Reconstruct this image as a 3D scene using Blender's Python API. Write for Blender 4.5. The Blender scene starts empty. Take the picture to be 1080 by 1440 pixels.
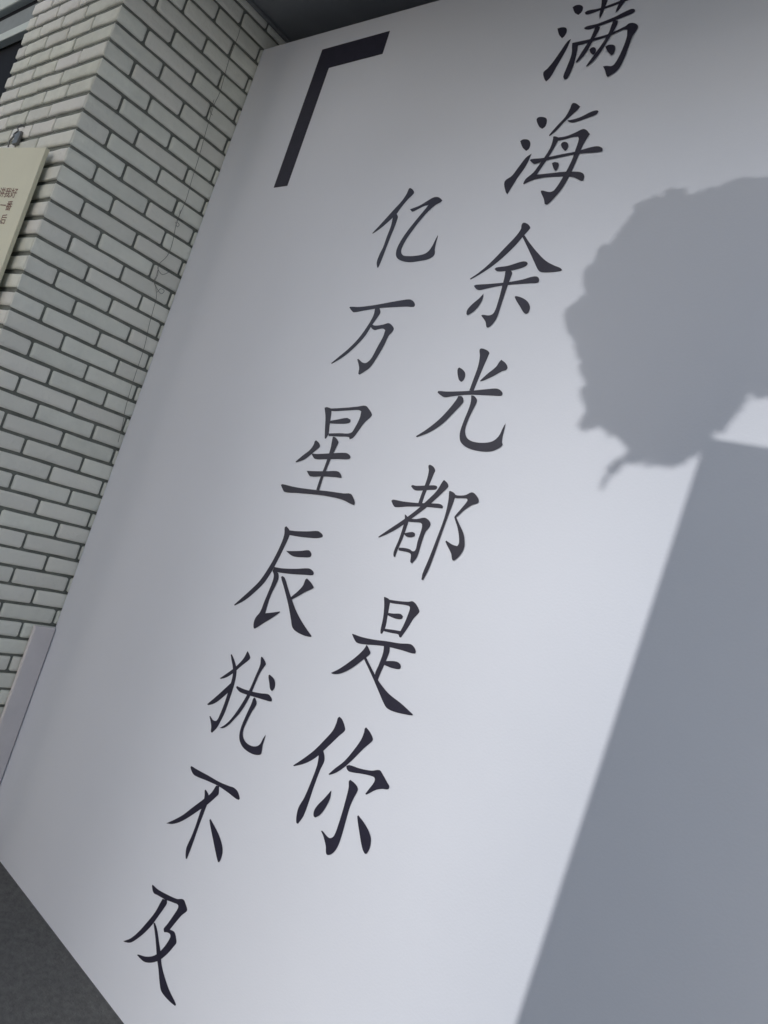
import bpy, bmesh, math, random
from mathutils import Vector, Matrix, Euler, noise
from mathutils.geometry import tessellate_polygon

random.seed(7)
S = bpy.context.scene
COL = S.collection
R = math.radians

# ------------------------------------------------------------------ camera
CAM = Vector((2.81543, -1.62991, 1.65288))
EUL = Euler((1.615257, -0.329919, 0.676768), 'XYZ')
FPX = 1029.287                                   # focal length in photo pixels (1080 x 1440)
cd = bpy.data.cameras.new('camera')
cam = bpy.data.objects.new('camera', cd)
COL.objects.link(cam)
cam.location = CAM
cam.rotation_euler = EUL
cd.sensor_fit = 'VERTICAL'
cd.sensor_height = 24.0
cd.lens = 24.0 * FPX / 1440.0
cd.clip_start = 0.05
cd.clip_end = 2000
S.camera = cam

# ------------------------------------------------------------------ light
SUN_AZ = R(4)                                  # sun stands behind the camera, 4 degrees to the left of the board's normal
SUN_EL = R(24)
w = bpy.data.worlds.new('World')
S.world = w
w.use_nodes = True
nt = w.node_tree
nt.nodes.clear()
sky = nt.nodes.new('ShaderNodeTexSky')
sky.sky_type = 'NISHITA'
sky.sun_disc = False
sky.sun_elevation = SUN_EL
sky.sun_rotation = R(180) + SUN_AZ
sky.dust_density = 1.0
sky.air_density = 1.0
hs = nt.nodes.new('ShaderNodeHueSaturation')
hs.inputs['Saturation'].default_value = 0.8
bg = nt.nodes.new('ShaderNodeBackground')
bg.inputs['Strength'].default_value = 0.15
ow = nt.nodes.new('ShaderNodeOutputWorld')
nt.links.new(sky.outputs[0], hs.inputs['Color'])
nt.links.new(hs.outputs[0], bg.inputs['Color'])
nt.links.new(bg.outputs[0], ow.inputs['Surface'])

SDIR = Vector((-math.sin(SUN_AZ) * math.cos(SUN_EL), -math.cos(SUN_AZ) * math.cos(SUN_EL), math.sin(SUN_EL)))
sl = bpy.data.lights.new('sun', 'SUN')
sl.energy = 2.0
sl.angle = R(0.5)
sl.color = (1.0, 0.985, 0.955)
so = bpy.data.objects.new('sun', sl)
COL.objects.link(so)
so.rotation_euler = SDIR.to_track_quat('Z', 'Y').to_euler()
so.location = (0, -20, 20)

S.view_settings.view_transform = 'Standard'
S.view_settings.look = 'None'
S.view_settings.gamma = 1.0
S.view_settings.exposure = -0.1
S.view_settings.use_curve_mapping = False


# ------------------------------------------------------------------ helpers
RM = EUL.to_matrix()


def ray(px):
    d = Vector(((px[0] - 540) / FPX, (720 - px[1]) / FPX, -1.0))
    return RM @ d


def on_y(px, y=0.0):
    d = ray(px)
    return CAM + d * ((y - CAM.y) / d.y)


def on_x(px, x=0.0):
    d = ray(px)
    return CAM + d * ((x - CAM.x) / d.x)


def link(name, me, mat=None, parent=None, loc=None):
    o = bpy.data.objects.new(name, me)
    COL.objects.link(o)
    if mat and me and not me.materials:
        me.materials.append(mat)
    if parent:
        o.parent = parent
    if loc is not None:
        o.location = loc
    return o


def tag(o, label, cat, group=None, kind=None):
    if label:
        o['label'] = label
    if cat:
        o['category'] = cat
    if group:
        o['group'] = group
    if kind:
        o['kind'] = kind
    return o


def empty(name, loc):
    o = bpy.data.objects.new(name, None)
    COL.objects.link(o)
    o.location = loc
    o.empty_display_size = 0.1
    return o


def mesh(name, verts, faces, smooth=False):
    me = bpy.data.meshes.new(name)
    me.from_pydata([tuple(v) for v in verts], [], faces)
    me.update()
    if smooth:
        for p in me.polygons:
            p.use_smooth = True
    return me


def box(name, x0, x1, y0, y1, z0, z1, bevel=0.0, seg=2):
    bm = bmesh.new()
    bmesh.ops.create_cube(bm, size=1.0)
    for v in bm.verts:
        v.co = Vector(((x0 + x1) / 2 + v.co.x * (x1 - x0), (y0 + y1) / 2 + v.co.y * (y1 - y0), (z0 + z1) / 2 + v.co.z * (z1 - z0)))
    if bevel:
        bmesh.ops.bevel(bm, geom=list(bm.edges), offset=bevel, segments=seg, affect='EDGES', profile=0.5)
    me = bpy.data.meshes.new(name)
    bm.to_mesh(me)
    bm.free()
    return me


def tube(name, pts, r, seg=6):
    pts = [Vector(p) for p in pts]
    verts, faces = [], []
    up = Vector((0.31, 0.17, 0.93))
    for i, p in enumerate(pts):
        a = pts[max(i - 1, 0)]
        b = pts[min(i + 1, len(pts) - 1)]
        t = (b - a).normalized()
        u = t.cross(up)
        if u.length < 1e-3:
            u = t.cross(Vector((1, 0, 0)))
        u.normalize()
        v = t.cross(u)
        rr = r[i] if isinstance(r, (list, tuple)) else r
        for k in range(seg):
            an = 2 * math.pi * k / seg
            verts.append(p + (u * math.cos(an) + v * math.sin(an)) * rr)
    for i in range(len(pts) - 1):
        for k in range(seg):
            faces.append((i * seg + k, i * seg + (k + 1) % seg, (i + 1) * seg + (k + 1) % seg, (i + 1) * seg + k))
    faces.append(tuple(range(seg))[::-1])
    faces.append(tuple((len(pts) - 1) * seg + k for k in range(seg)))
    return mesh(name, verts, faces, True)


def spline(pts, n=5):
    pts = [Vector(p) for p in pts]
    out = []
    for i in range(len(pts) - 1):
        p0 = pts[max(i - 1, 0)]
        p1, p2 = pts[i], pts[i + 1]
        p3 = pts[min(i + 2, len(pts) - 1)]
        for k in range(n):
            t = k / n
            out.append(0.5 * ((2 * p1) + (p2 - p0) * t + (2 * p0 - 5 * p1 + 4 * p2 - p3) * t * t + (3 * p1 - p0 - 3 * p2 + p3) * t ** 3))
    out.append(pts[-1])
    return out


# ------------------------------------------------------------------ materials
def mat(name, col, rough=0.7, noise_amt=0.0, noise_scale=4.0, bump=0.0, bump_scale=60.0, col2=None, spec=0.5, metal=0.0, per_object=0.0, tint2=None):
    m = bpy.data.materials.new(name)
    m.use_nodes = True
    t = m.node_tree
    b = t.nodes['Principled BSDF']
    b.inputs['Roughness'].default_value = rough
    b.inputs['Metallic'].default_value = metal
    b.inputs['Specular IOR Level'].default_value = spec
    b.inputs['Base Color'].default_value = (*col, 1)
    src = None
    tc = t.nodes.new('ShaderNodeTexCoord')
    geo = t.nodes.new('ShaderNodeNewGeometry')
    pos = geo.outputs['Position']
    if noise_amt or col2:
        n = t.nodes.new('ShaderNodeTexNoise')
        n.inputs['Scale'].default_value = noise_scale
        n.inputs['Detail'].default_value = 6
        n.inputs['Roughness'].default_value = 0.6
        t.links.new(pos, n.inputs['Vector'])
        rmp = t.nodes.new('ShaderNodeValToRGB')
        c2 = col2 if col2 else tuple(c * (1 - noise_amt) for c in col)
        rmp.color_ramp.elements[0].position = 0.3
        rmp.color_ramp.elements[1].position = 0.7
        rmp.color_ramp.elements[0].color = (*c2, 1)
        rmp.color_ramp.elements[1].color = (*col, 1)
        t.links.new(n.outputs['Fac'], rmp.inputs['Fac'])
        src = rmp.outputs['Color']
    if per_object:
        oi = t.nodes.new('ShaderNodeObjectInfo')
        mr = t.nodes.new('ShaderNodeMapRange')
        mr.inputs['To Min'].default_value = 1 - per_object
        mr.inputs['To Max'].default_value = 1 + per_object
        t.links.new(oi.outputs['Random'], mr.inputs['Value'])
        h = t.nodes.new('ShaderNodeHueSaturation')
        if tint2:
            m2 = t.nodes.new('ShaderNodeMix')
            m2.data_type = 'RGBA'
            mu = t.nodes.new('ShaderNodeMath')
            mu.operation = 'MULTIPLY'
            mu.inputs[1].default_value = 7.31
            fr = t.nodes.new('ShaderNodeMath')
            fr.operation = 'FRACT'
            t.links.new(oi.outputs['Random'], mu.inputs[0])
            t.links.new(mu.outputs[0], fr.inputs[0])
            t.links.new(fr.outputs[0], m2.inputs['Factor'])
            t.links.new(src, m2.inputs['A'])
            m2.inputs['B'].default_value = (*tint2, 1)
            src = m2.outputs['Result']
        if src:
            t.links.new(src, h.inputs['Color'])
        else:
            h.inputs['Color'].default_value = (*col, 1)
        t.links.new(mr.outputs[0], h.inputs['Value'])
        src = h.outputs['Color']
    if src:
        t.links.new(src, b.inputs['Base Color'])
    if bump:
        n2 = t.nodes.new('ShaderNodeTexNoise')
        n2.inputs['Scale'].default_value = bump_scale
        n2.inputs['Detail'].default_value = 8
        t.links.new(pos, n2.inputs['Vector'])
        bp = t.nodes.new('ShaderNodeBump')
        bp.inputs['Strength'].default_value = bump
        bp.inputs['Distance'].default_value = 0.01
        t.links.new(n2.outputs['Fac'], bp.inputs['Height'])
        t.links.new(bp.outputs[0], b.inputs['Normal'])
    return m


M = {}
M['board'] = mat('painted_board', (0.715, 0.737, 0.812), 0.5, 0.035, 1.7, 0.05, 160, spec=0.3)
M['ink'] = mat('dark_paint', (0.026, 0.024, 0.046), 0.38, 0.3, 30, 0.05, 90, spec=0.45)
M['brick'] = mat('white_painted_brick', (0.88, 0.885, 0.80), 0.75, 0.12, 9, 0.5, 38, spec=0.25, per_object=0.07, tint2=(0.86, 0.84, 0.77))
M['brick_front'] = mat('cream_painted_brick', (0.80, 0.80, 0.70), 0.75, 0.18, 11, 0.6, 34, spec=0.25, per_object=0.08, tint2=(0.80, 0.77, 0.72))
M['mortar'] = mat('grey_mortar', (0.24, 0.25, 0.225), 0.95, 0.35, 25, 0.4, 120, spec=0.1)
M['soffit'] = mat('dark_soffit', (0.27, 0.28, 0.30), 0.45, 0.2, 3, spec=0.4)
M['trim'] = mat('grey_trim', (0.22, 0.23, 0.24), 0.5, 0.2, 20)
M['filler'] = mat('pale_plastic', (0.80, 0.755, 0.765), 0.5, 0.08, 8)
M['floor'] = mat('dark_paving', (0.155, 0.153, 0.145), 0.8, 0.4, 45, 0.5, 120)
M['plaza'] = mat('plaza_concrete', (0.46, 0.45, 0.43), 0.85, 0.2, 0.6, 0.2, 40)
M['sign'] = mat('cream_sign', (0.78, 0.745, 0.575), 0.6, 0.06, 5)
M['sign_ink'] = mat('red_brown_ink', (0.16, 0.03, 0.025), 0.7)
M['sign_edge'] = mat('sign_edge', (0.2, 0.19, 0.16), 0.7)
M['wire'] = mat('thin_dark_wire', (0.16, 0.16, 0.15), 0.6)
M['hook'] = mat('grey_metal', (0.18, 0.18, 0.18), 0.45, metal=0.6)
M['fascia'] = mat('grey_fascia', (0.27, 0.28, 0.26), 0.6, 0.2, 6)
M['pale'] = mat('pale_ceiling', (0.66, 0.70, 0.64), 0.7, 0.08, 4)
M['dark'] = mat('dark_frame', (0.014, 0.014, 0.018), 0.7, spec=0.1)
M['glass'] = mat('dark_glass', (0.015, 0.016, 0.02), 0.12)
M['backwall'] = mat('grey_render', (0.30, 0.30, 0.30), 0.85, 0.2, 3, 0.2, 60)
M['pier'] = mat('pier_render', (0.42, 0.41, 0.39), 0.85, 0.2, 4, 0.2, 50)
M['leaf'] = mat('leaf_green', (0.05, 0.09, 0.03), 0.6, 0.5, 14)
M['bark'] = mat('bark', (0.11, 0.085, 0.06), 0.9, 0.4, 20, 0.5, 60)
M['sun_blocker'] = mat('sun_blocker_cladding', (0.36, 0.35, 0.34), 0.7, 0.1, 0.2)

# ------------------------------------------------------------------ setting
DEP = 0.585            # how far the brick column stands out in front of the board's face
Z0 = 3.208             # height of one mortar line; courses are 70 mm
CH = 0.07
ZC = 3.60              # soffit
ZB = 3.483             # top of the board

ground = link('ground', mesh('ground', [(-300, -300, 0), (300, -300, 0), (300, 60, 0), (-300, 60, 0)], [(0, 1, 2, 3)]), M['plaza'])
ground['kind'] = 'structure'
apron = link('pavement', box('pavement', -9.0, 7.0, -2.4, 0.6, -0.06, 0.004), M['floor'])
apron['kind'] = 'structure'

sp = [(0.0, 0.6), (0.0, -3.2), (0.40, -3.2), (0.66, -1.1), (7.0, -0.7), (7.0, 0.6)]  # front edge out of view; deep left part added to darken the board's corner
sv = [(x, y, ZC) for x, y in sp] + [(x, y, ZC + 0.35) for x, y in sp]
sfc = [tuple(range(6)), tuple(range(11, 5, -1))] + [(i, i + 6, (i + 1) % 6 + 6, (i + 1) % 6) for i in range(6)]
sof = link('soffit', mesh('soffit', sv, sfc), M['soffit'])
sof['kind'] = 'structure'
sof['label'] = 'dark grey soffit above the lettered board'

bw = link('back_wall', box('back_wall', -9.0, 7.0, 0.16, 0.5, 0.0, 5.2), M['backwall'])
tag(bw, 'grey rendered wall behind the lettered board and the brick column', 'wall')

# trim strip where soffit meets the column
tr = link('ceiling_trim', box('ceiling_trim', 0.002, 0.02, -0.60, 0.15, ZC - 0.014, ZC - 0.001, 0.003), M['trim'])
tag(tr, 'thin light grey trim strip between dark soffit and brick column', 'trim')

# ------------------------------------------------------------------ lettered board
board = empty('lettered_board', (1.5, 0, 0))
tag(board, 'tall white board with two columns of black brush lettering beside brick column', 'board')


def child(name, me, m, parent):
    o = link(name, me, m, parent)
    o.matrix_parent_inverse = parent.matrix_world.inverted() if False else Matrix.Translation(-parent.location)
    return o


child('panel', box('panel', 0.004, 4.3, 0.0, 0.09, 0.0, ZB, 0.004), M['board'], board)

BR = [(450, 215), (965, 72), (908, 248), (500, 355), (185, 1250), (80, 1265)]

G = [
 # 满
 ((740, 0, 6.0), [
  [(392,62),(420,45),(460,44),(480,62),(470,100),(440,128),(410,108)],
  [(264,242),(300,232),(335,236),(344,262),(325,305),(303,325),(278,295)],
  [(380,330),(340,420),(260,560),(205,655),(170,690),(155,670),(145,615),(180,580),(230,520),(300,420),(350,350)],
  [(495,108),(520,92),(620,72),(760,22),(840,-10),(900,-30),(915,-15),(860,5),(740,52),(640,85),(540,120),(505,125)],
  [(622,160),(618,130),(635,50),(640,-10),(650,-60),(690,-55),(690,0),(660,80),(640,130)],
  [(755,112),(765,75),(785,30),(810,-40),(830,-75),(865,-65),(850,-10),(820,35),(780,90)],
  [(490,240),(515,225),(600,205),(740,150),(880,82),(915,82),(922,100),(895,118),(760,172),(620,222),(540,250),(500,250)],
  [(390,370),(400,365),(440,375),(435,420),(400,560),(350,665),(325,675),(315,650),(345,570),(385,460)],
  [(400,365),(460,352),(560,330),(700,290),(840,225),(870,202),(915,200),(945,222),(940,250),(900,310),(860,420),(820,520),(770,600),(690,655),(678,640),(668,600),(650,565),(680,560),(720,562),(750,540),(800,450),(850,320),(855,255),(820,255),(700,310),(560,352),(440,385)],
  [(590,215),(625,235),(615,265),(570,340),(500,460),(430,535),(420,528),(480,430),(545,330),(575,260)],
  [(740,175),(778,180),(770,215),(720,300),(640,430),(570,520),(512,570),(510,560),(560,490),(640,380),(700,280),(725,210)],
  [(535,425),(560,405),(585,410),(592,435),(575,465),(560,465),(545,450)],
  [(670,400),(700,385),(745,388),(754,415),(740,460),(720,472),(690,440)]]),
 # 海
 ((690, 130, 6.0), [
  [(388,235),(400,212),(440,208),(470,220),(475,250),(460,290),(435,308),(410,290)],
  [(250,412),(275,397),(320,402),(336,430),(325,475),(300,495),(270,465)],
  [(348,517),(300,620),(230,720),(180,800),(142,862),(128,840),(118,755),(180,705),(230,640),(300,550)],
  [(690,95),(720,94),(758,122),(740,145),(690,190),(620,255),(550,330),(497,372),(495,362),(560,285),(630,210),(670,140)],
  [(648,238),(690,232),(760,210),(850,165),(900,153),(912,165),(890,190),(800,225),(700,257),(660,250)],
  [(530,375),(545,373),(580,385),(560,430),(490,550),(390,695),(450,690),(620,672),(740,672),(780,685),(792,710),(785,745),(765,748),(700,718),(600,712),(460,720),(370,738),(320,758),(282,778),(277,770),(300,730),(360,680),(420,600),(500,480),(525,410)],
  [(560,385),(640,372),(720,340),(780,312),(810,320),(840,355),(825,375),(780,450),(730,570),(680,680),(620,790),(550,880),(480,948),(458,945),(450,900),(425,840),(435,830),(500,843),(540,825),(610,720),(680,590),(720,480),(745,400),(740,375),(700,378),(620,400),(570,410)],
  [(333,575),(350,565),(440,557),(600,525),(720,502),(850,465),(910,458),(945,475),(945,500),(900,508),(750,520),(600,548),(450,582),(390,603),(365,605)],
  [(597,440),(615,422),(645,425),(658,450),(645,485),(630,497),(605,470)],
  [(520,600),(545,592),(575,598),(578,620),(560,660),(545,662),(528,630)]]),
 # 余
 ((640, 300, 6.75), [
  [(632,110),(650,90),(690,102),(714,135),(705,155),(660,205),(560,320),(420,450),(300,540),(150,628),(140,622),(230,560),(340,465),(480,320),(580,215),(625,150)],
  [(640,225),(660,208),(700,270),(780,370),(860,450),(940,495),(1000,520),(1018,540),(1000,550),(900,562),(820,560),(790,540),(760,480),(700,350)],
  [(375,530),(395,515),(500,500),(640,458),(680,462),(692,480),(670,505),(560,540),(480,550),(400,552)],
  [(180,690),(200,680),(320,672),(500,655),(640,630),(740,602),(785,605),(800,635),(785,660),(720,665),(520,680),(400,695),(290,718),(230,730),(200,718)],
  [(480,545),(520,540),(543,565),(530,610),(500,690),(450,840),(400,990),(360,1050),(318,1086),(300,1080),(290,1030),(250,972),(262,965),(330,970),(370,945),(410,840),(450,690),(472,600)],
  [(272,765),(262,820),(220,890),(170,940),(120,970),(110,955),(120,915),(170,860),(230,810)],
  [(568,795),(580,788),(640,805),(690,840),(713,890),(700,940),(680,955),(655,945),(620,890),(580,825)]]),
 # 光
 ((570, 480, 6.75), [
  [(705,85),(720,68),(770,82),(798,108),(790,135),(740,250),(690,370),(650,470),(608,468),(640,380),(690,240),(708,140)],
  [(498,265),(512,248),(545,268),(568,300),(568,340),(550,375),(530,386),(510,365),(497,310)],
  [(895,195),(912,176),(950,205),(972,245),(960,272),(920,285),(830,335),(740,375),(712,382),(712,374),(780,310),(860,245)],
  [(308,488),(315,473),(400,478),(600,472),(780,455),(870,450),(910,470),(925,500),(910,518),(820,515),(600,508),(450,522),(375,532),(340,515)],
  [(505,520),(540,525),(555,560),(545,590),(470,670),(360,780),(240,860),(112,910),(103,902),(200,840),(320,745),(420,640),(490,550)],
  [(628,515),(655,520),(682,555),(675,590),(630,680),(590,770),(570,840),(575,890),(600,930),(650,955),(740,965),(830,950),(890,900),(930,820),(955,780),(945,830),(925,910),(920,960),(925,985),(890,1015),(830,1042),(760,1048),(660,1035),(580,1005),(530,960),(518,910),(525,850),(560,750),(605,640),(625,570)]]),
 # 都
 ((520, 640, 6.353), [
  [(525,95),(540,87),(570,105),(586,138),(575,165),(540,250),(500,340),(468,432),(434,430),(465,340),(510,220),(528,140)],
  [(370,280),(380,268),(420,275),(560,270),(595,275),(604,290),(590,308),(530,312),(440,318),(400,312)],
  [(194,408),(210,398),(300,415),(430,428),(560,432),(630,438),(656,460),(650,478),(600,472),(480,462),(340,460),(230,465),(210,445)],
  [(650,240),(665,222),(695,250),(704,280),(690,300),(600,385),(500,475),(400,550),(260,650),(150,710),(82,738),(78,730),(180,660),(300,580),(420,490),(520,400),(600,320)],
  [(315,530),(330,540),(350,570),(345,600),(320,680),(290,760),(250,850),(228,912),(215,905),(218,860),(260,760),(300,640),(315,570)],
  [(345,565),(420,572),(490,560),(525,578),(545,610),(538,640),(500,690),(470,770),(440,870),(420,920),(380,968),(365,955),(370,905),(365,880),(330,865),(260,852),(262,828),(310,830),(360,842),(385,860),(410,850),(430,770),(460,680),(470,625),(455,605),(400,600),(345,595)],
  [(305,700),(380,688),(405,700),(405,725),(370,735),(330,728)],
  [(712,325),(725,322),(765,350),(760,390),(720,500),(650,690),(580,890),(530,1020),(480,1118),(465,1112),(475,1060),(530,930),(600,750),(670,560),(705,410)],
  [(745,345),(790,362),(860,358),(910,335),(940,345),(975,395),(970,428),(920,445),(850,490),(790,545),(775,555),(800,610),(840,700),(850,770),(845,830),(810,895),(755,943),(740,935),(730,880),(680,775),(688,765),(740,800),(785,815),(800,790),(800,720),(785,640),(760,560),(765,545),(820,480),(875,410),(870,390),(830,385),(760,380)]]),
 # 是
 ((450, 830, 6.75), [
  [(608,65),(620,65),(665,95),(660,150),(640,260),(620,360),(590,415),(575,410),(575,380),(600,260),(610,150)],
  [(650,88),(740,102),(840,110),(880,105),(915,135),(945,195),(940,215),(890,270),(840,350),(770,450),(755,445),(745,420),(690,408),(610,390),(612,365),(690,375),(765,388),(800,320),(840,220),(855,165),(840,148),(770,135),(665,118)],
  [(650,215),(700,222),(765,225),(790,248),(780,272),(740,275),(690,260),(645,238)],
  [(305,415),(315,415),(400,445),(520,470),(640,485),(760,505),(860,512),(895,540),(912,580),(905,602),(870,598),(780,570),(660,540),(540,522),(430,515),(355,500),(330,470)],
  [(610,530),(665,535),(660,590),(620,690),(580,780),(552,850),(525,800),(560,710),(600,600)],
  [(610,680),(660,672),(730,678),(762,700),(770,730),(755,748),(700,742),(650,725),(605,705)],
  [(445,520),(455,530),(480,585),(478,605),(430,645),(340,715),(260,765),(190,792),(130,796),(107,785),(180,750),(270,690),(360,620),(420,560)],
  [(420,650),(440,635),(480,715),(530,810),(580,890),(660,985),(780,1080),(885,1178),(880,1187),(800,1175),(700,1150),(640,1120),(610,1075),(560,960),(500,820)]]),
 # 你
 ((400, 1000, 6.75), [
  [(508,65),(525,53),(550,80),(575,150),(575,185),(520,235),(400,350),(300,440),(200,495),(95,522),(83,515),(160,465),(280,375),(380,275),(460,185),(495,110)],
  [(330,400),(372,380),(382,430),(378,480),(340,560),(280,720),(220,900),(180,1000),(130,1070),(115,1060),(115,1000),(135,915),(190,820),(250,680),(310,520),(325,440)],
  [(765,165),(778,154),(815,200),(842,265),(830,290),(760,350),(640,470),(560,540),(490,585),(430,605),(420,598),(480,545),(570,475),(660,370),(730,270),(758,200)],
  [(590,520),(620,512),(720,545),(830,565),(905,560),(935,600),(980,680),(998,715),(985,742),(930,738),(870,748),(780,792),(770,785),(800,745),(850,680),(860,640),(840,620),(740,595),(620,575),(595,550)],
  [(615,665),(628,652),(665,680),(695,720),(697,755),(660,825),(620,920),(580,1060),(540,1200),(510,1280),(470,1340),(425,1365),(400,1355),(395,1280),(370,1180),(350,1138),(362,1135),(410,1190),(440,1205),(475,1180),(520,1060),(560,930),(595,800),(613,720)],
  [(448,752),(435,830),(390,920),(340,985),(295,1010),(280,995),(285,945),(320,890),(380,830)],
  [(695,1000),(705,988),(760,1060),(805,1140),(824,1210),(815,1290),(785,1350),(765,1350),(740,1290),(715,1150)]]),
 # 亿
 ((510, 250, 9.0), [
  [(583,145),(600,128),(635,150),(652,185),(640,210),(570,280),(480,390),(430,460),(330,555),(230,640),(135,705),(120,705),(200,620),(300,510),(400,400),(500,290),(560,200)],
  [(390,490),(430,455),(447,490),(440,530),(400,640),(350,760),(300,890),(250,1020),(200,1135),(185,1138),(180,1070),(215,970),(260,880),(310,740),(360,610)],
  [(603,400),(630,390),(720,355),(820,295),(900,250),(950,245),(990,265),(1010,290),(990,310),(920,350),(830,430),(740,530),(640,660),(550,790),(500,890),(490,940),(510,980),(560,992),(660,990),(770,970),(830,935),(880,870),(920,790),(952,730),(955,740),(930,830),(915,910),(915,960),(890,1000),(820,1035),(720,1055),(600,1070),(500,1055),(440,1020),(423,975),(435,900),(490,790),(580,660),(700,510),(800,390),(835,345),(780,360),(680,410),(640,430),(620,425)]]),
 # 万
 ((450, 400, 7.2), [
  [(298,232),(310,226),(400,228),(560,208),(740,175),(850,157),(910,152),(945,170),(963,205),(950,228),(880,226),(740,232),(600,242),(450,265),(345,283),(320,265)],
  [(560,240),(605,240),(613,285),(590,325),(530,410),(460,520),(370,620),(270,710),(190,765),(120,805),(115,798),(190,735),(280,660),(380,560),(470,440),(540,320)],
  [(525,405),(560,418),(640,408),(695,393),(725,410),(748,445),(735,480),(695,525),(650,620),(580,740),(510,840),(450,885),(400,915),(390,905),(398,850),(390,800),(378,760),(390,755),(430,790),(470,795),(520,750),(580,640),(640,530),(662,465),(640,448),(590,455),(550,462),(515,430)]]),
 # 星
 ((380, 560, 6.75), [
  [(517,90),(540,85),(585,100),(580,160),(565,260),(555,340),(530,385),(518,383),(520,300),(525,180)],
  [(570,98),(700,92),(830,80),(905,72),(940,105),(967,155),(955,180),(900,230),(840,310),(790,375),(755,392),(747,370),(660,365),(555,360),(555,335),(660,332),(765,330),(810,270),(850,190),(865,125),(840,113),(720,118),(580,122)],
  [(570,215),(640,203),(730,188),(765,205),(760,230),(720,242),(640,243),(570,240)],
  [(425,410),(438,400),(465,425),(475,455),(460,475),(400,525),(330,580),(250,610),(243,602),(310,545),(380,490),(415,440)],
  [(395,525),(450,530),(560,525),(720,520),(755,540),(763,565),(745,580),(640,578),(520,580),(430,578),(405,550)],
  [(598,365),(625,375),(650,415),(640,445),(590,550),(540,670),(500,770),(468,875),(440,870),(480,750),(530,620),(575,480),(590,400)],
  [(350,690),(420,694),(540,694),(630,693),(660,705),(680,740),(678,758),(620,750),(500,743),(385,743),(362,715)],
  [(105,825),(120,817),(240,845),(400,868),(560,885),(700,905),(765,908),(790,940),(806,990),(800,1015),(770,1005),(690,965),(570,935),(430,915),(260,900),(140,890),(118,855)]]),
 # 辰
 ((320, 730, 7.714), [
  [(660,120),(740,130),(880,133),(980,130),(1020,155),(1035,180),(1025,198),(960,208),(880,203),(780,192),(665,172)],
  [(622,90),(640,78),(668,110),(680,150),(670,190),(610,320),(540,460),(480,570),(400,690),(300,790),(190,880),(80,938),(72,930),(150,860),(250,770),(350,670),(440,540),(520,400),(590,250),(618,160)],
  [(638,345),(700,347),(800,345),(880,338),(905,360),(912,390),(895,413),(820,415),(730,408),(680,385)],
  [(510,520),(600,535),(740,540),(880,535),(920,555),(938,585),(925,608),(850,605),(720,598),(600,585),(490,565)],
  [(490,560),(545,575),(556,640),(530,710),(480,810),(440,920),(412,1022),(480,1015),(570,1002),(570,1012),(490,1070),(400,1125),(300,1187),(286,1180),(288,1120),(310,1065),(355,1010),(400,900),(450,780),(490,680),(505,610)],
  [(585,630),(600,618),(625,640),(660,750),(700,870),(750,1000),(820,1130),(916,1270),(905,1278),(830,1262),(740,1215),(705,1170),(690,1080),(660,920),(620,760)],
  [(850,655),(868,645),(910,690),(940,740),(925,755),(860,785),(780,830),(697,875),(690,852),(760,790),(820,725)]]),
 # 犹
 ((280, 900, 8.0), [
  [(535,145),(548,125),(570,170),(576,205),(555,230),(480,290),(400,360),(320,415),(250,437),(232,432),(300,385),(390,320),(460,255),(510,195)],
  [(358,165),(370,160),(400,230),(420,310),(420,390),(400,490),(370,590),(330,710),(290,820),(240,920),(200,990),(150,1042),(135,1035),(138,970),(130,910),(118,860),(128,855),(165,905),(200,905),(235,840),(280,730),(320,610),(360,480),(380,390),(380,300),(365,220)],
  [(365,480),(385,530),(330,590),(250,660),(180,710),(110,732),(92,722),(160,665),(240,595),(310,530)],
  [(420,530),(430,518),(500,550),(600,580),(700,600),(780,610),(810,640),(822,675),(810,692),(750,678),(640,645),(540,615),(470,590),(440,565)],
  [(700,195),(712,188),(735,220),(755,270),(740,295),(690,370),(640,480),(590,600),(540,700),(470,810),(400,890),(330,960),(275,990),(235,988),(300,950),(370,880),(450,770),(530,640),(580,540),(640,400),(690,280)],
  [(612,660),(630,645),(648,690),(645,730),(590,820),(540,920),(500,1020),(500,1090),(530,1150),(590,1190),(650,1195),(690,1170),(720,1115),(752,1065),(745,1100),(720,1180),(705,1270),(690,1290),(630,1290),(560,1260),(495,1205),(460,1130),(458,1060),(480,970),(540,830),(595,710)],
  [(785,400),(800,390),(840,430),(858,480),(850,540),(825,575),(805,555),(795,490)]]),
 # 不
 ((220, 1060, 8.308), [
  [(400,155),(412,143),(480,185),(600,250),(740,330),(860,380),(905,395),(950,440),(975,520),(965,540),(930,525),(840,455),(730,380),(600,318),(450,255),(415,210)],
  [(700,370),(735,380),(728,470),(710,492),(600,590),(500,660),(380,740),(280,795),(190,820),(115,812),(210,770),(310,715),(420,630),(540,540),(640,460)],
  [(567,425),(580,420),(612,480),(600,570),(560,680),(500,840),(440,1010),(400,1120),(358,1228),(345,1225),(343,1170),(355,1090),(410,970),(460,840),(510,690),(545,590),(565,490)],
  [(622,775),(635,762),(690,860),(745,980),(775,1100),(770,1180),(740,1262),(722,1265),(705,1200),(670,1030)]]),
 # 及
 ((160, 1230, 7.2), [
  [(388,115),(395,100),(450,150),(540,200),(640,245),(705,250),(730,300),(745,355),(735,375),(690,410),(630,480),(570,555),(615,580),(632,640),(635,690),(610,725),(550,795),(480,855),(430,880),(370,892),(310,882),(265,845),(237,812),(250,808),(320,828),(390,825),(450,795),(520,720),(570,640),(572,605),(545,585),(510,582),(508,545),(540,505),(600,420),(650,340),(650,305),(610,285),(520,250),(440,205),(405,185)],
  [(495,245),(540,255),(540,290),(520,325),(460,410),(380,520),(300,600),(230,655),(170,688),(115,682),(98,672),(170,645),(250,580),(340,480),(420,380),(470,290)],
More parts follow.
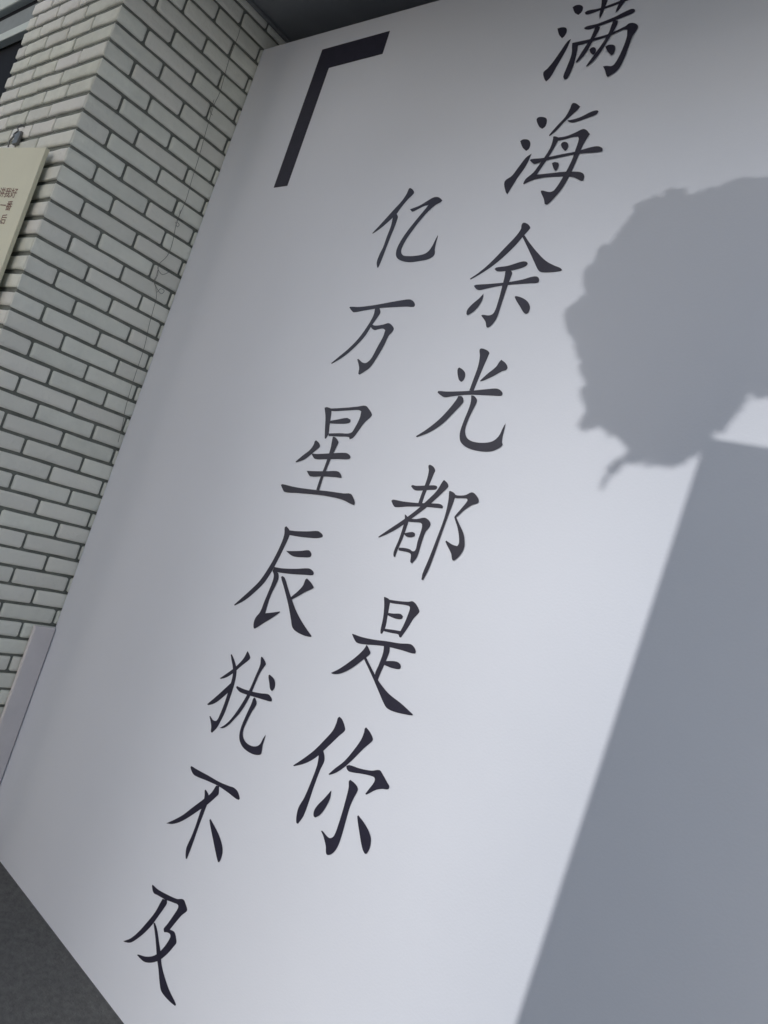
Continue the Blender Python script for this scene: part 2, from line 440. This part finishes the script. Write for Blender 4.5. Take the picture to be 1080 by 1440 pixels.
  [(405,490),(418,485),(440,550),(460,680),(480,800),(485,900),(510,1010),(560,1160),(632,1312),(622,1328),(570,1285),(510,1220),(480,1170),(465,1080),(455,960),(440,850),(425,650)]]),
]


def smooth_outline(pts, n=4, sharp=70):
    """closed Catmull-Rom through the points; points where the outline turns hard stay corners"""
    P = [Vector(p) for p in pts]
    N = len(P)
    cor = []
    for i in range(N):
        a = P[i] - P[i - 1]
        b = P[(i + 1) % N] - P[i]
        cor.append(math.degrees(a.angle(b, 0)) > sharp)
    out = []
    for i in range(N):
        p1, p2 = P[i], P[(i + 1) % N]
        p0, p3 = P[i - 1], P[(i + 2) % N]
        L = (p2 - p1).length
        m1 = Vector((0, 0)) if cor[i] else (p2 - p0)
        m2 = Vector((0, 0)) if cor[(i + 1) % N] else (p3 - p1)
        if m1.length:
            m1 = m1.normalized() * L
        else:
            m1 = p2 - p1
        if m2.length:
            m2 = m2.normalized() * L
        else:
            m2 = p2 - p1
        for k in range(n):
            t = k / n
            out.append((2 * t**3 - 3 * t**2 + 1) * p1 + (t**3 - 2 * t**2 + t) * m1 + (-2 * t**3 + 3 * t**2) * p2 + (t**3 - t**2) * m2)
    return out


def glyph(name, org, strokes, smooth=True):
    ox, oy, s = org
    pts3, faces = [], []
    for i, st in enumerate(strokes):
        o2 = smooth_outline(st) if smooth else [Vector(p) for p in st]
        y = -0.0006 - 0.00022 * i
        q = [on_y((ox + p.x / s, oy + p.y / s), 0.0) for p in o2]
        q = [Vector((v.x, y, v.z)) for v in q]
        b = len(pts3)
        pts3 += q
        for tri in tessellate_polygon([q]):
            a = [b + t for t in tri]
            n = (pts3[a[1]] - pts3[a[0]]).cross(pts3[a[2]] - pts3[a[0]])
            faces.append(tuple(a) if n.y < 0 else tuple(a[::-1]))
    return mesh(name, pts3, faces)


child('corner_bracket_mark', glyph('corner_bracket_mark', (370, 30, 5.4), [BR], False), M['ink'], board)
for org, st in G:
    child('character', glyph('character', org, st), M['ink'], board)

# ------------------------------------------------------------------ brick column
CW = 0.885
colm = empty('brick_column', (-CW / 2, -DEP / 2, 0))
tag(colm, 'white painted brick column with dark grey mortar joints', 'column')
GAPR = 0.011
TH = 0.0085
core = box('mortar_core', -CW + TH, -TH, -DEP + TH, 0.155, 0.0, 5.2)
child('mortar_core', core, M['mortar'], colm)


def brick_mesh(L, H, mit0=False, mit1=False, seed=0, gh=GAPR, wob=1.0):
    """slab in the u,v plane from (0,0) to (L,H); front at n=0, back at n=-TH; rounded, hand-made edges"""
    rnd = random.Random(seed)
    g = GAPR / 2
    e0 = 0.0022 if mit0 else g
    e1 = 0.0022 if mit1 else g
    u0, u1, v0, v1 = e0, L - e1, gh / 2, H - gh / 2
    rc = 0.0055
    outline = []
    for (cx, cy, a0) in ((u1, v1, 0), (u0, v1, 90), (u0, v0, 180), (u1, v0, 270)):
        sx = -1 if cx == u1 else 1
        sy = -1 if cy == v1 else 1
        r = 0.0025 if ((cx == u0 and mit0) or (cx == u1 and mit1)) else rc * rnd.uniform(0.7, 1.3)
        for k in range(3):
            an = R(a0 + 45 * k)
            outline.append((cx + sx * r + r * math.cos(an), cy + sy * r + r * math.sin(an)))
    # uneven long edges
    ol = []
    for i, p in enumerate(outline):
        ol.append(p)
        q = outline[(i + 1) % 12]
        if i % 3 == 2 and abs(q[0] - p[0]) > 0.05:
            for t in (0.33, 0.67):
                ol.append((p[0] + (q[0] - p[0]) * t, p[1] + (q[1] - p[1]) * t))
    ol = [(x + rnd.uniform(-1, 1) * 0.0007, y + rnd.uniform(-1, 1) * 0.0012 * wob) for x, y in ol]
    n = len(ol)
    cu, cv = (u0 + u1) / 2, (v0 + v1) / 2
    V = []
    for (dep, ins, jit) in ((-TH, 0.0, 0), (-0.0035, 0.0, 0.0004), (-0.0006, 0.0028, 0.0007), (0.0006, 0.012, 0.0011)):
        for (x, y) in ol:
            xx, yy = x, y
            if ins:
                i2x = min(ins, (u1 - u0) * 0.4)
                i2y = min(ins, (v1 - v0) * 0.4)
                fu = i2x
                if mit0 and x < cu:
                    fu *= 0.35
                if mit1 and x > cu:
                    fu *= 0.35
                xx = x + fu if x < cu else x - fu
                yy = y + i2y if y < cv else y - i2y
            if dep == -TH:
                if mit0 and x < cu:
                    xx = x + TH
                if mit1 and x > cu:
                    xx = x - TH
            V.append((xx, yy, dep + rnd.uniform(-1, 1) * jit))
    F = []
    for r in range(3):
        for i in range(n):
            j = (i + 1) % n
            F.append((r * n + i, r * n + j, (r + 1) * n + j, (r + 1) * n + i))
    F.append(tuple(3 * n + i for i in range(n)))
    return V, F


cache = {}
stuff = {'R': ([], []), 'F': ([], [])}


def put_brick(face, a, b, zb, mit0, mit1, single):
    """face R: plane x=0, u runs +y.  face F: plane y=-DEP, u runs +x"""
    key = (face, round(b - a, 4), mit0, mit1, random.randrange(5))
    if key not in cache:
        V, F = brick_mesh(b - a, CH, mit0, mit1, hash(key[1:]) & 0xffff, 0.0125 if face == 'R' else 0.018, 1.0 if face == 'R' else 1.7)
        if face == 'R':
            W = [(n, u, v) for u, v, n in V]
        else:
            W = [(u, -n, v) for u, v, n in V]
        me = mesh('brick', W, F)
        for p in me.polygons:
            p.use_smooth = True
        me.set_sharp_from_angle(angle=R(50))
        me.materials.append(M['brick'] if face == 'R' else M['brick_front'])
        cache[key] = (me, W, F)
    me, W, F = cache[key]
    base = Vector((0.0, a, zb)) if face == 'R' else Vector((a, -DEP, zb))
    nx = random.uniform(-0.0012, 0.0012)
    base += Vector((nx, 0, 0)) if face == 'R' else Vector((0, nx, 0))
    if single:
        o = link('brick', me, None, colm)
        o.matrix_parent_inverse = Matrix.Translation(-colm.location)
        o.location = base
        o.rotation_euler = (random.uniform(-.0, .0), 0, 0)
    else:
        SV, SF = stuff[face]
        n = len(SV)
        SV += [Vector(q) + base for q in W]
        SF += [tuple(n + i for i in f) for f in F]


def joints_right(k):
    js = [-0.466, -0.238, -0.010] if k % 2 == 0 else [-0.366, -0.128]
    return [-DEP] + js + [0.12]


def joints_front(k):
    js = [-0.2, -0.4, -0.6, -0.8] if k % 2 == 0 else [-0.3, -0.5, -0.7]
    return [-CW] + js[::-1] + [0.0]


kmax = int(Z0 / CH)
for k in range(-22, kmax + 1):
    zb = Z0 - CH * (k + 1)
    if zb < -0.06:
        continue
    jr = [j + (random.uniform(-0.003, 0.003) if 0 < i < 9 else 0) for i, j in enumerate(joints_right(k))]
    jr[0] = -DEP
    jr[-1] = 0.12
    if zb + CH <= ZC + 0.08:
        for i in range(len(jr) - 1):
            put_brick('R', jr[i], jr[i + 1], zb, i == 0, False, -7 <= k <= 38)
    jf = [j + (random.uniform(-0.006, 0.006)) for j in joints_front(k)]
    jf[0] = -CW
    jf[-1] = 0.0
    for i in range(len(jf) - 1):
        put_brick('F', jf[i], jf[i + 1], zb, i == 0, i == len(jf) - 2, -6 <= k <= 19)
for f, nm in (('R', 'M'), ('F', 'M')):
    if stuff[f][0]:
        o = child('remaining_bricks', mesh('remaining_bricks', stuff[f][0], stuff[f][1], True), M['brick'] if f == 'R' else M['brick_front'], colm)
        o['kind'] = 'stuff'

# white boxed strip in the corner at the foot of the column
fl = link('corner_filler', box('corner_filler', 0.003, 0.022, -0.092, -0.003, 0.0, 0.893, 0.006, 3), M['filler'])
tag(fl, 'pale upright plastic strip at foot of brick column beside the board', 'strip')

# thin wire down the column
wp = [(343,20),(341,27.5),(335,50),(322.5,82.5),(310,127.5),(301,147.5),(291,180),(280,220),(270,252),(262,280),(253.6,299.5),(248,314),(246.7,320),(242,343.5),(235,360),(223.5,372),(222,386),(217,397),(219,404),(220,418),(215.4,436),(209.5,458),(203.7,485.6),(195.6,511),(185,543.5),(176,576),(172.5,597),(166,622)]
wire = empty('thin_cable', on_x(wp[-1], 0.006))
tag(wire, 'thin dark cable with frayed knots running down the brick column', 'cable')
pts = [on_x(p, 0.0065 + 0.003 * math.sin(i * 1.7)) for i, p in enumerate(wp)]
child('strand', tube('strand', spline(pts, 4), 0.0010, 5), M['wire'], wire)
for br in ([(223.5,372),(222,378),(228,386),(237,383)], [(222,380),(219,390),(214,397)], [(217,397),(222,408),(227,413),(231,409),(226,406),(221,411)],
           [(253.6,296),(252,304),(249,311),(252,316),(249,319),(247,312)], [(301,140),(299,147),(296,158),(299,162)]):
    child('loose_end', tube('loose_end', spline([on_x(p, 0.009 + 0.004 * i % 0.008) for i, p in enumerate(br)], 4), 0.0010, 5), M['wire'], wire)

# ------------------------------------------------------------------ cream sign hung on the column
sg = empty('hanging_sign', (0, 0, 0))
c = on_y((65, 207), -DEP - 0.035)
sg.location = (c.x, c.y, c.z)
sg.rotation_euler = (0, 0, R(8))
tag(sg, 'cream notice board with small red brown writing hung on the brick column', 'sign')
link('panel', box('sign_panel', -0.60, 0.0, 0.0, 0.016, -0.85, 0.0, 0.002), M['sign'], sg)


def on_sign(px):
    mw = Matrix.Translation(sg.location) @ Matrix.Rotation(R(8), 4, 'Z')
    o = mw.inverted() @ CAM
    d = mw.inverted().to_3x3() @ ray(px)
    return o + d * ((-0.0008 - o.y) / d.y)


def sign_text(body, px_right, size):
    cu = bpy.data.curves.new('t', 'FONT')
    cu.body = body
    cu.size = size
    cu.align_x = 'RIGHT'
    ob = bpy.data.objects.new('t', cu)
    COL.objects.link(ob)
    bpy.context.view_layer.update()
    me = bpy.data.meshes.new_from_object(ob)
    bpy.data.objects.remove(ob)
    for v in me.vertices:
        x, y, z = v.co
        v.co = (x, 0, y)
    me.materials.clear()
    p = on_sign(px_right)
    o = link('writing_line', me, M['sign_ink'], sg, p)
    return o


sign_text('讲我好', (22, 277), 0.042)
sign_text('一番', (15, 295), 0.042)
sign_text('后', (7, 314), 0.042)

hk = empty('wall_hook', on_y((25, 193), -DEP - 0.01))
tag(hk, 'small grey metal hook with twisted wire above the cream sign', 'hook')
b0 = on_y((25, 193), -DEP - 0.01)
hp = [b0 + Vector((0.0, 0.012, 0.05)), b0 + Vector((0.004, -0.004, 0.05)), b0 + Vector((-0.010, -0.008, 0.035)), b0 + Vector((0.010, -0.010, 0.02)), b0 + Vector((-0.008, -0.014, 0.005)), b0 + Vector((0.010, -0.018, -0.01)), b0 + Vector((0.0, -0.022, -0.03)), b0 + Vector((0.0, -0.02, -0.055))]
child('twisted_wire', tube('twisted_wire', spline(hp, 5), 0.003, 6), M['hook'], hk)
child('plate', box('hook_plate', b0.x - 0.03, b0.x + 0.02, b0.y - 0.004, b0.y + 0.008, b0.z - 0.03, b0.z + 0.025, 0.003), M['hook'], hk)

# ------------------------------------------------------------------ shop front glimpsed past the column
A = on_y((10, 20), 0.1)
B = on_y((10, 55), 0.1)
sf = empty('shop_front', (-3, 0.1, 0))
tag(sf, 'shop front with pale canopy and dark glass behind the brick column', 'shop front')
zc1 = on_y((10, 21), 0.1).z
zb1 = on_y((10, 55), 0.1).z
child('glass_panel', box('glass_panel', -6.0, -0.92, 0.12, 0.15, 0.3, zb1 - 0.06), M['dark'], sf)
child('frame_rail', box('frame_rail', -6.0, -0.92, 0.06, 0.115, zb1 - 0.05, zb1 + 0.02, 0.006), M['pale'], sf)
child('fascia', box('fascia', -6.0, -0.92, 0.085, 0.15, zb1 + 0.021, zc1 - 0.06), M['fascia'], sf)
child('shadow_gap', box('shadow_gap', -6.0, -0.92, 0.11, 0.15, zc1 - 0.059, zc1 + 0.02), M['dark'], sf)
child('canopy', box('canopy', -6.0, -0.92, 0.06, 0.15, zc1 + 0.021, zc1 + 0.9, 0.01), M['pale'], sf)
for i in range(6):
    x = -1.02 - i * 0.95
    child('mullion', box('mullion', x - 0.03, x + 0.03, 0.08, 0.119, 0.0, zb1 - 0.051, 0.004), M['dark'], sf)

# ------------------------------------------------------------------ what casts the shade: pier, tree, added far sun blocker
TA, TE = math.tan(SUN_AZ), math.tan(SUN_EL) / math.cos(SUN_AZ)


def from_shadow(xw, zw, dist):
    """point at y=-dist whose shadow falls at (xw, zw) on the board"""
    return Vector((xw - dist * TA, -dist, zw + dist * TE))


PY = 1.95
q = from_shadow(2.272, 2.107, PY)
pier = link('gate_pier', box('gate_pier', q.x, q.x + 0.85, -PY - 0.14, -PY, 0.0, q.z, 0.004), M['pier'])
tag(pier, 'tall grey rendered pier standing in front of the board', 'pier')

TY = 2.4
sil_px = [(1120, 252), (1095, 262), (1072, 256), (1040.0, 258.1), (1028.7, 260.0), (1017.5, 264.5), (998.7, 271.2), (987.5, 277.6), (965.0, 279.5), (957.5, 275.0), (948.1, 270.1), (938.7, 272.0), (932.0, 280.6), (920.0, 283.2), (908.7, 287.4), (897.5, 291.1), (891.8, 298.2), (887.3, 312.5), (875.0, 323.7), (868.6, 335.7), (860.0, 347.0), (848.7, 350.7), (840.5, 359.4), (837.5, 370.6), (827.0, 380.7), (819.5, 393.1), (825.5, 404.3), (822.5, 419.3), (809.4, 428.7), (800.7, 436.2), (794.7, 445.6), (799.2, 458.7), (800.7, 468.1), (808.2, 483.1), (812.0, 498.1), (818.0, 507.5), (817.2, 522.5), (824.0, 539.3), (818.7, 558.1), (824.0, 575.0), (817.2, 598.2), (827.0, 604.9), (839.4, 596.7), (850.6, 603.1), (867.5, 615.4), (883.2, 631.2), (878.7, 640.6), (863.7, 648.1), (850.6, 661.2), (841.2, 693.1), (847.6, 687.4), (860.7, 668.7), (875.0, 656.3), (897.5, 651.1), (908.7, 656.7), (923.7, 654.4), (946.2, 658.2), (965.0, 649.9), (981.8, 640.6), (993.1, 631.2), (1010.0, 612.4), (1019.3, 606.8), (1028.7, 591.8), (1041.8, 576.8), (1055.0, 559.2), (1070.0, 563.0), (1080.1, 560.0), (1096.2, 565.6)]
sil = []
for p in sil_px:
    v = on_y(p, 0.0)
    sil.append((v.x, v.z))
# the crown's far side, out of the picture
sil += [(2.50, 2.20), (2.58, 2.24), (2.62, 2.21), (2.67, 2.28), (2.73, 2.30), (2.72, 2.36), (2.78, 2.41), (2.76, 2.48), (2.79, 2.54), (2.72, 2.58), (2.70, 2.65), (2.63, 2.66), (2.58, 2.72), (2.50, 2.71), (2.44, 2.75)]


def inside(x, z):
    r = False
    n = len(sil)
    for i in range(n):
        x0, z0 = sil[i]
        x1, z1 = sil[(i + 1) % n]
        if (z0 > z) != (z1 > z) and x < (x1 - x0) * (z - z0) / (z1 - z0) + x0:
            r = not r
    return r


def edge_dist(x, z):
    best = 9
    n = len(sil)
    p = Vector((x, z))
    for i in range(n):
        a, b = Vector(sil[i]), Vector(sil[(i + 1) % n])
        t = max(0, min(1, (p - a).dot(b - a) / max(1e-9, (b - a).length_squared)))
        best = min(best, (p - a - (b - a) * t).length)
    return best


tree = empty('bushy_tree', from_shadow(2.54, 0, TY))
tree.location.z = 0
tag(tree, 'small bushy round headed tree behind the grey pier', 'tree')
V, F = [], []
rnd = random.Random(3)
cnt = 0
while cnt < 8500:
    x, z = rnd.uniform(1.8, 2.8), rnd.uniform(1.9, 2.8)
    if not inside(x, z):
        continue
    d = edge_dist(x, z)
    half = min(0.28, 0.03 + d * 1.1)
    dist = TY + rnd.uniform(-half, half)
    s = min(rnd.uniform(0.018, 0.036), 0.006 + d * 1.0)
    c = from_shadow(x, z, dist)
    e = Euler((rnd.uniform(0, 6.3), rnd.uniform(0, 6.3), rnd.uniform(0, 6.3))).to_matrix()
    b = len(V)
    for (u, v2, h) in ((-1, 0, 0), (-0.25, 0.5, 0.12), (0.5, 0.42, 0.1), (1, 0, 0), (0.5, -0.42, 0.1), (-0.25, -0.5, 0.12)):
        V.append(c + e @ Vector((u * s, v2 * s, h * s)))
    F.append((b, b + 1, b + 2, b + 3))
    F.append((b, b + 3, b + 4, b + 5))
    cnt += 1
for i in range(len(sil)):
    a, b2 = Vector(sil[i]), Vector(sil[(i + 1) % len(sil)])
    if 44 <= i <= 68:
        continue
    for k in range(3):
        p = a.lerp(b2, rnd.random())
        s = rnd.uniform(0.010, 0.021)
        out = (p - Vector((2.28, 2.36))).normalized()
        an = math.atan2(out.y, out.x) + rnd.uniform(-0.8, 0.8)
        c = from_shadow(p.x - out.x * s * 0.35, p.y - out.y * s * 0.35, TY + rnd.uniform(-0.06, 0.06))
        ux = Vector((math.cos(an), rnd.uniform(-0.3, 0.3), math.sin(an)))
        uy = Vector((-math.sin(an), 0, math.cos(an)))
        b = len(V)
        for (u, v2) in ((-1, 0), (-0.25, 0.42), (0.5, 0.34), (1.15, 0), (0.5, -0.34), (-0.25, -0.42)):
            V.append(c + ux * u * s + uy * v2 * s)
        F.append((b, b + 1, b + 2, b + 3))
        F.append((b, b + 3, b + 4, b + 5))
cr = child('crown', mesh('crown', V, F), M['leaf'], tree)
tb = tree.location
tv = [Vector((tb.x, tb.y, 0)), Vector((tb.x + 0.02, tb.y, 1.0)), Vector((tb.x - 0.02, tb.y + 0.02, 2.0)), from_shadow(2.53, 2.2, TY), from_shadow(2.46, 2.45, TY)]
child('trunk', tube('trunk', spline(tv, 5), [0.055 - 0.002 * i for i in range(21)], 10), M['bark'], tree)
for ex, ez in ((2.1, 2.4), (2.15, 2.25), (2.3, 2.62), (2.55, 2.55), (2.0, 2.25), (2.64, 2.4)):
    a = from_shadow(2.50, 2.36, TY)
    b = from_shadow(ex, ez, TY + rnd.uniform(-0.2, 0.2))
    child('limb', tube('limb', spline([a, (a + b) / 2 + Vector((0, 0, 0.03)), b], 4), [0.022 - 0.002 * i for i in range(9)], 7), M['bark'], tree)

# unseen block added far behind the camera: stem and overhang soften the sunlit edge
FD = 150.0
fx = from_shadow(1.3, 0, FD).x
fz = from_shadow(0, 2.46, FD).z
tw = empty('added_sun_blocker', (fx - 15, -FD + 6, 0))
tag(tw, 'unseen block with an overhang, added to soften the edge of the sunlight', 'building')
child('blocker_stem', box('blocker_stem', fx - 34, fx, -FD, -FD + 12, 0, fz), M['sun_blocker'], tw)
child('blocker_overhang', box('blocker_overhang', fx - 34, fx + 26, -FD, -FD + 12, fz + 0.002, fz + 15), M['sun_blocker'], tw)
wm = box('blocker_window_mesh', -1.3, 1.3, -0.03, 0.03, -0.8, 0.8)
wm.materials.append(M['glass'])
for fl_ in range(4):
    for i in range(14):
        o = link('blocker_window', wm, None, tw)
        o.matrix_parent_inverse = Matrix.Translation(-tw.location)
        o.location = (fx - 31 + i * 4.1, -FD + 12.02, fz + 2.2 + fl_ * 3.5)
for fl_ in range(6):
    for i in range(8):
        o = link('blocker_window', wm, None, tw)
        o.matrix_parent_inverse = Matrix.Translation(-tw.location)
        o.location = (fx - 31 + i * 4.0, -FD + 12.02, 2.5 + fl_ * 3.6)
